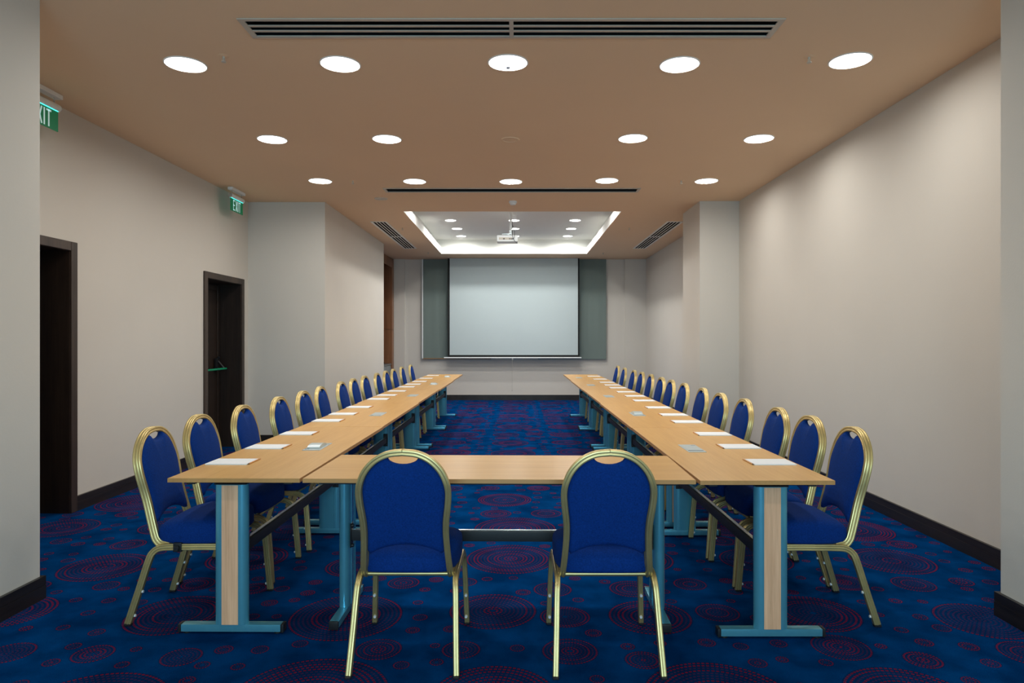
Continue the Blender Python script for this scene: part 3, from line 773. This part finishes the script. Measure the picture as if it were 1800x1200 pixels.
# ------------------------------------------------------------------ notepads with pencils
LP = [3.45, 3.93, 4.49, 5.20, 5.66, 6.23, 7.07, 7.56, 8.16, 8.87, 9.39, 10.0, 10.8, 11.63]
RP = [3.44, 3.94, 4.46, 5.12, 5.60, 6.19, 6.89, 7.44, 8.02, 8.70, 9.22, 9.79, 10.57, 11.4]
ZT = 0.7402
def make_pad():
    p = thing('notepad', '', 'notepad')
    bm = bmesh.new(); box(bm, -0.105, 0.105, -0.074, 0.074, 0, 0.0045)
    finish('paper_block', bm, M['paper'], p)
    bm = bmesh.new(); box(bm, -0.105, 0.105, -0.074, 0.074, 0.0046, 0.0052); finish('top_sheet', bm, M['paper'], p)
    return p
def make_pencil():
    p = thing('pencil', '', 'pencil')
    bm = bmesh.new(); cyl(bm, (0, -0.062, 0.0036), (0, 0.082, 0.0036), 0.0036, n=6); finish('barrel', bm, M['pencil'], p)
    bm = bmesh.new(); cyl(bm, (0, -0.062, 0.0036), (0, -0.080, 0.0036), 0.0036, 0.0006, n=6); finish('tip', bm, M['ptip'], p)
    return p
P0 = make_pad(); remember(P0); P0['group'] = 'white notepads on the tables'
Q0 = make_pencil(); remember(Q0); Q0['group'] = 'orange pencils beside the notepads'
first = True
for side, ys, xc, inn in (('left', LP, -1.457, 1), ('right', RP, 1.292, -1)):
    for i, y in enumerate(ys):
        lab = 'white notepad, %s from the camera on the %s row of tables' % (ordinal(i), side)
        lab2 = 'orange pencil against the inner edge of the %s notepad, %s row' % (ordinal(i), side)
        dx = random.uniform(-0.006, 0.006); ra = random.uniform(-0.02, 0.02)
        loc = (xc + dx, y, ZT); loc2 = (xc + dx + inn * 0.1105, y, ZT)
        if first:
            P0.location = loc; P0['label'] = lab; Q0.location = loc2; Q0['label'] = lab2; P0.rotation_euler.z = ra; Q0.rotation_euler.z = ra; first = False
        else: dup(P0, loc, ra, lab); dup(Q0, loc2, ra, lab2)

# ------------------------------------------------------------------ power boxes let into the tables
def make_box(open_):
    t = thing('table_socket_box', '', 'power socket')
    bm = bmesh.new(); box(bm, -0.05, 0.05, -0.13, 0.13, 0.0, 0.0025, 0.001, 1); finish('plate', bm, M['plate'], t)
    bm = bmesh.new()
    if open_:
        n = 14; A = []; B = []
        for i in range(n + 1):
            a = PI * i / n; yy = -0.075 * math.cos(a) - 0.01; zz = 0.003 + 0.020 * math.sin(a)
            A.append(bm.verts.new((-0.036, yy, zz))); B.append(bm.verts.new((0.036, yy, zz)))
        for i in range(n): bm.faces.new((A[i], A[i + 1], B[i + 1], B[i]))
        bm.faces.new(A); bm.faces.new(B[::-1]); bm.faces.new((A[0], B[0], B[-1], A[-1]))
        finish('raised_lid', bm, M['plate'], t, 40)
    else:
        box(bm, -0.042, 0.042, -0.085, 0.085, 0.0027, 0.0045, 0.001, 1); finish('flush_lid', bm, M['plate'], t)
    bm = bmesh.new(); box(bm, -0.044, 0.044, 0.088, 0.092, 0.0026, 0.0034)
    box(bm, -0.044, -0.02, -0.098, -0.092, 0.0026, 0.0034)
    finish('seam', bm, M['black'], t)
    return t
BO = make_box(True); BF = make_box(False); remember(BO); remember(BF)
used = set()
for side, X, ys, op, xr in (('left', -1.168, [3.94, 5.65, 7.53, 9.42, 11.25], (0, 3, 4), 0), ('right', 1.003, [3.88, 5.65, 7.42, 9.22, 11.0], (1,), PI)):
    for i, y in enumerate(ys):
        src = BO if i in op else BF
        lab = 'metal table socket box with %s lid, %s table of the %s row' % ('raised' if i in op else 'flush', ordinal(i), side)
        if src.name not in used: used.add(src.name); src.location = (X, y, ZT); src['label'] = lab; src.rotation_euler.z = xr; o = src
        else: o = dup(src, (X, y, ZT), xr, lab)
        o['group'] = 'socket boxes in the table tops'

# ------------------------------------------------------------------ projection screen, blinds
YS = 14.93
def px(u, y): return (u - 909.7) * y / 1185.5
def pz(v, y): return CAMZ - (v - 595.9) * y / 1185.5
sx0, sx1 = px(787, YS), px(1018.5, YS); szb = pz(627.3, YS)
t = thing('projection_screen', 'white projection screen with black borders pulled down from the ceiling', 'projector screen', ((sx0 + sx1) / 2, YS, szb))
cxs = (sx0 + sx1) / 2; hw = (sx1 - sx0) / 2; zt = H - szb - 0.002
bm = bmesh.new(); box(bm, -hw, hw, -0.0015, 0.0015, 0, zt - 0.001); finish('border', bm, M['sblack'], t)
bm = bmesh.new(); box(bm, -hw + px(790.5, YS) - sx0 - 0.0, hw - 0.034, -0.003, -0.0017, 0.045, zt - 0.001); finish('projection_surface', bm, M['screen'], t)
bm = bmesh.new(); box(bm, -hw - 0.085, hw + 0.045, -0.012, 0.012, -0.028, -0.001, 0.004, 1); finish('bottom_bar', bm, M['white'], t)
bm = bmesh.new(); xo = px(901, YS) - cxs
sweep(bm, [(xo + 0.012 * math.cos(a), -0.014, -0.045 + 0.016 * math.sin(a)) for a in [2 * PI * i / 16 for i in range(17)]], [(0.003 * math.cos(q), 0.003 * math.sin(q)) for q in [2 * PI * i / 6 for i in range(6)]], (0, 1, 0), cap=False)
finish('pull_ring', bm, M['white'], t, 40)
bm = bmesh.new(); cyl(bm, (xo - 0.008, -0.014, -0.06), (xo - 0.01, -0.014, -0.73), 0.0025, n=8); cyl(bm, (xo - 0.01, -0.014, -0.73), (xo - 0.01, -0.014, -0.75), 0.007, 0.009, n=10)
finish('pull_cord', bm, M['cableg'], t, 40)
# window frame hidden behind the blinds and blinds themselves
YBL = 15.10
for nm, u0, u1, rm, lab in (('a', 744, 863.5, 'brownrail', 'grey-green roller blind showing left of the projection screen'), ('b', 864.5, 944.5, 'ventf', 'narrow grey-green roller blind hidden behind the projection screen'), ('c', 945.5, 1065.5, 'blind', 'grey-green roller blind showing right of the projection screen')):
    xa, xb = px(u0, YBL), px(u1, YBL); zb_ = pz(629, YBL)
    t = thing('roller_blind', lab, 'blind', ((xa + xb) / 2, YBL, zb_), 0, 'roller blinds on the back wall')
    h = (xb - xa) / 2; top = H - zb_ - 0.003
    bm = bmesh.new(); n = 40; A = []; B = []
    for i in range(n + 1):
        x = -h + 2 * h * i / n; y = 0.005 * math.sin(i * 0.55) * (0.5 + 0.5 * math.sin(i * 0.17))
        A.append((bm.verts.new((x, y, 0)), bm.verts.new((x, y, top)))); B.append((bm.verts.new((x, y + 0.002, 0)), bm.verts.new((x, y + 0.002, top))))
    for i in range(n):
        bm.faces.new((A[i][0], A[i + 1][0], A[i + 1][1], A[i][1])); bm.faces.new((B[i][1], B[i + 1][1], B[i + 1][0], B[i][0]))
    finish('blind_fabric', bm, M['blind'], t, 60)
    bm = bmesh.new(); box(bm, -h, h, -0.01, 0.012, -0.026, -0.0005, 0.003, 1); finish('bottom_rail', bm, M[rm], t)
    if nm == 'a':
        bm = bmesh.new(); box(bm, -h - 0.028, -h - 0.004, -0.012, 0.03, -0.01, top); finish('side_guide', bm, M['white'], t)

# ------------------------------------------------------------------ projector on its pole
YP = 11.25; xp = px(898, YP)
t = thing('projector', 'white projector hanging on a pole from the recessed ceiling tray', 'projector', (px(892, YP), YP, 2.98))
dx = xp - px(892, YP); ztop = ZC - 2.98
bm = bmesh.new(); box(bm, -0.172, 0.172, -0.12, 0.13, 0.0, 0.105, 0.014, 3); finish('projector_body', bm, M['white'], t, 40)
bm = bmesh.new(); box(bm, -0.14, 0.08, -0.123, -0.1202, 0.030, 0.068, 0.0, 1); finish('connector_panel', bm, M['ventf'], t)
bm = bmesh.new()
for x_ in (-0.07, -0.055, 0.03, 0.055, 0.075, 0.095): box(bm, x_, x_ + 0.012, -0.126, -0.1205, 0.035, 0.055)
finish('sockets', bm, M['black'], t)
bm = bmesh.new(); cyl(bm, (0.02, 0, 0.105), (0.02, 0, 0.14), 0.03, n=16); box(bm, -0.09, 0.07, -0.03, 0.03, 0.135, 0.148, 0.003, 1)
cyl(bm, (dx, 0, 0.14), (dx, 0, 0.2), 0.026, n=20); finish('mount', bm, M['silver'], t, 40)
bm = bmesh.new(); cyl(bm, (dx, 0, 0.19), (dx, 0, ztop - 0.02), 0.019, n=20); cyl(bm, (dx, 0, ztop - 0.022), (dx, 0, ztop - 0.0005), 0.03, 0.034, n=24); finish('pole', bm, M['white'], t, 40)
bm = bmesh.new(); circ6 = [(0.004 * math.cos(q), 0.004 * math.sin(q)) for q in [2 * PI * i / 8 for i in range(8)]]
sweep(bm, catmull([(dx + 0.024, -0.02, 0.36), (dx + 0.026, -0.04, 0.24), (dx + 0.024, -0.10, 0.14), (dx + 0.03, -0.145, 0.08), (dx + 0.05, -0.15, 0.03), (dx + 0.075, -0.145, -0.005), (dx + 0.11, -0.14, -0.035)], 6), circ6, (1, 0, 0))
sweep(bm, catmull([(dx + 0.022, -0.02, 0.30), (dx + 0.055, -0.06, 0.20), (dx + 0.06, -0.11, 0.12), (dx + 0.055, -0.128, 0.05)], 6), circ6, (1, 0, 0))
finish('cables', bm, M['black'], t, 60)
bm = bmesh.new(); cyl(bm, (-0.08, 0.13, 0.05), (-0.08, 0.15, 0.05), 0.035, n=24); finish('lens', bm, M['black'], t, 40)

# ------------------------------------------------------------------ kitchenette niche on the left at the back
XN = -2.77
bm = bmesh.new(); box(bm, -4.0, -3.45, YL1, YB, 0, H); struct('wall_left_niche', bm, M['wall'])
t = thing('kitchenette_surround', 'walnut panelled surround of the kitchen niche beside the back wall', 'cabinet', (XN, 13.9, 0))
def pt(name, b_, m, bev=0.002):
    bm = bmesh.new(); box(bm, *b_, bev, 1); return finish(name, bm, m, t)
pt('end_panel', (-0.67, 0.0, 0.99, 1.19, 0, 1.578), M['walnut']); pt('end_panel', (-0.67, 0.0, 0.99, 1.19, 1.584, H - 0.02), M['walnut'])
pt('near_panel', (-0.67, 0.0, -1.18, -1.12, 0, H - 0.02), M['walnut'])
pt('header', (-0.02, 0.0, -1.118, 0.988, 2.95, H - 0.02), M['walnut'])
pt('back_panel', (-0.67, -0.65, -1.118, 0.988, 0.9, H - 0.02), M['walnut'])
for o in [x for x in C.objects if x.parent == t]: pass
t = thing('kitchen_base_cabinet', 'low grey cabinet unit in the walnut niche', 'cabinet', (XN, 13.9, 0))
pt('carcass', (-0.62, -0.045, -1.10, 0.97, 0.08, 0.80), M['cabgrey'])
pt('plinth', (-0.60, -0.09, -1.10, 0.97, 0.0, 0.078), M['black'])
for k in range(4):
    ya = -1.09 + k * 0.515
    bm = bmesh.new(); box(bm, -0.044, -0.025, ya + 0.004, ya + 0.509, 0.09, 0.795, 0.002, 1); dd = finish('cabinet_door', bm, M['cabgrey'], t)
    bm = bmesh.new(); yy = ya + (0.46 if k % 2 else 0.06); cyl(bm, (-0.008, yy, 0.55), (-0.008, yy, 0.74), 0.006, n=10); cyl(bm, (-0.025, yy, 0.56), (-0.008, yy, 0.56), 0.004, n=8); cyl(bm, (-0.025, yy, 0.73), (-0.008, yy, 0.73), 0.004, n=8)
    finish('door_handle', bm, M['silver'], dd, 40)
bm = bmesh.new(); box(bm, -0.64, -0.015, -1.115, 0.985, 0.801, 0.835, 0.003, 1)
o = finish('worktop', bm, M['counter'], None, None, (XN, 13.9, 0)); tag(o, 'dark grey worktop lying on the kitchen cabinet in the niche', 'worktop')
t = thing('serving_tray', 'black metal tray with raised rim standing on the grey worktop', 'tray', (XN - 0.3, 14.35, 0.8355))
bm = bmesh.new(); box(bm, -0.2, 0.2, -0.28, 0.28, 0, 0.01, 0.003, 1); finish('tray_base', bm, M['black'], t)
bm = bmesh.new(); circ = [(0.008 * math.cos(q), 0.008 * math.sin(q)) for q in [2 * PI * i / 8 for i in range(8)]]
rp = [(0.19 * math.copysign(abs(math.cos(a)) ** .4, math.cos(a)), 0.27 * math.copysign(abs(math.sin(a)) ** .4, math.sin(a)), 0.05) for a in [2 * PI * i / 40 + 0.01 for i in range(41)]]
sweep(bm, rp, circ, (0, 0, 1), cap=False)
for sx in (-1, 1):
    for sy in (-1, 1): cyl(bm, (sx * 0.178, sy * 0.25, 0.008), (sx * 0.178, sy * 0.25, 0.05), 0.006, n=8)
finish('rim_rail', bm, M['black'], t, 50)

# wall socket on the right wall
t = thing('wall_socket', 'small grey wall socket low on the right wall behind a chair', 'socket', (XR, 8.35, 0.37))
bm = bmesh.new(); box(bm, -0.011, -0.0003, -0.042, 0.042, -0.042, 0.042, 0.003, 1); finish('face_plate', bm, M['ventf'], t)
bm = bmesh.new(); cyl(bm, (-0.0112, 0, 0), (-0.0125, 0, 0), 0.021, n=24); finish('outlet', bm, M['black'], t, 40)
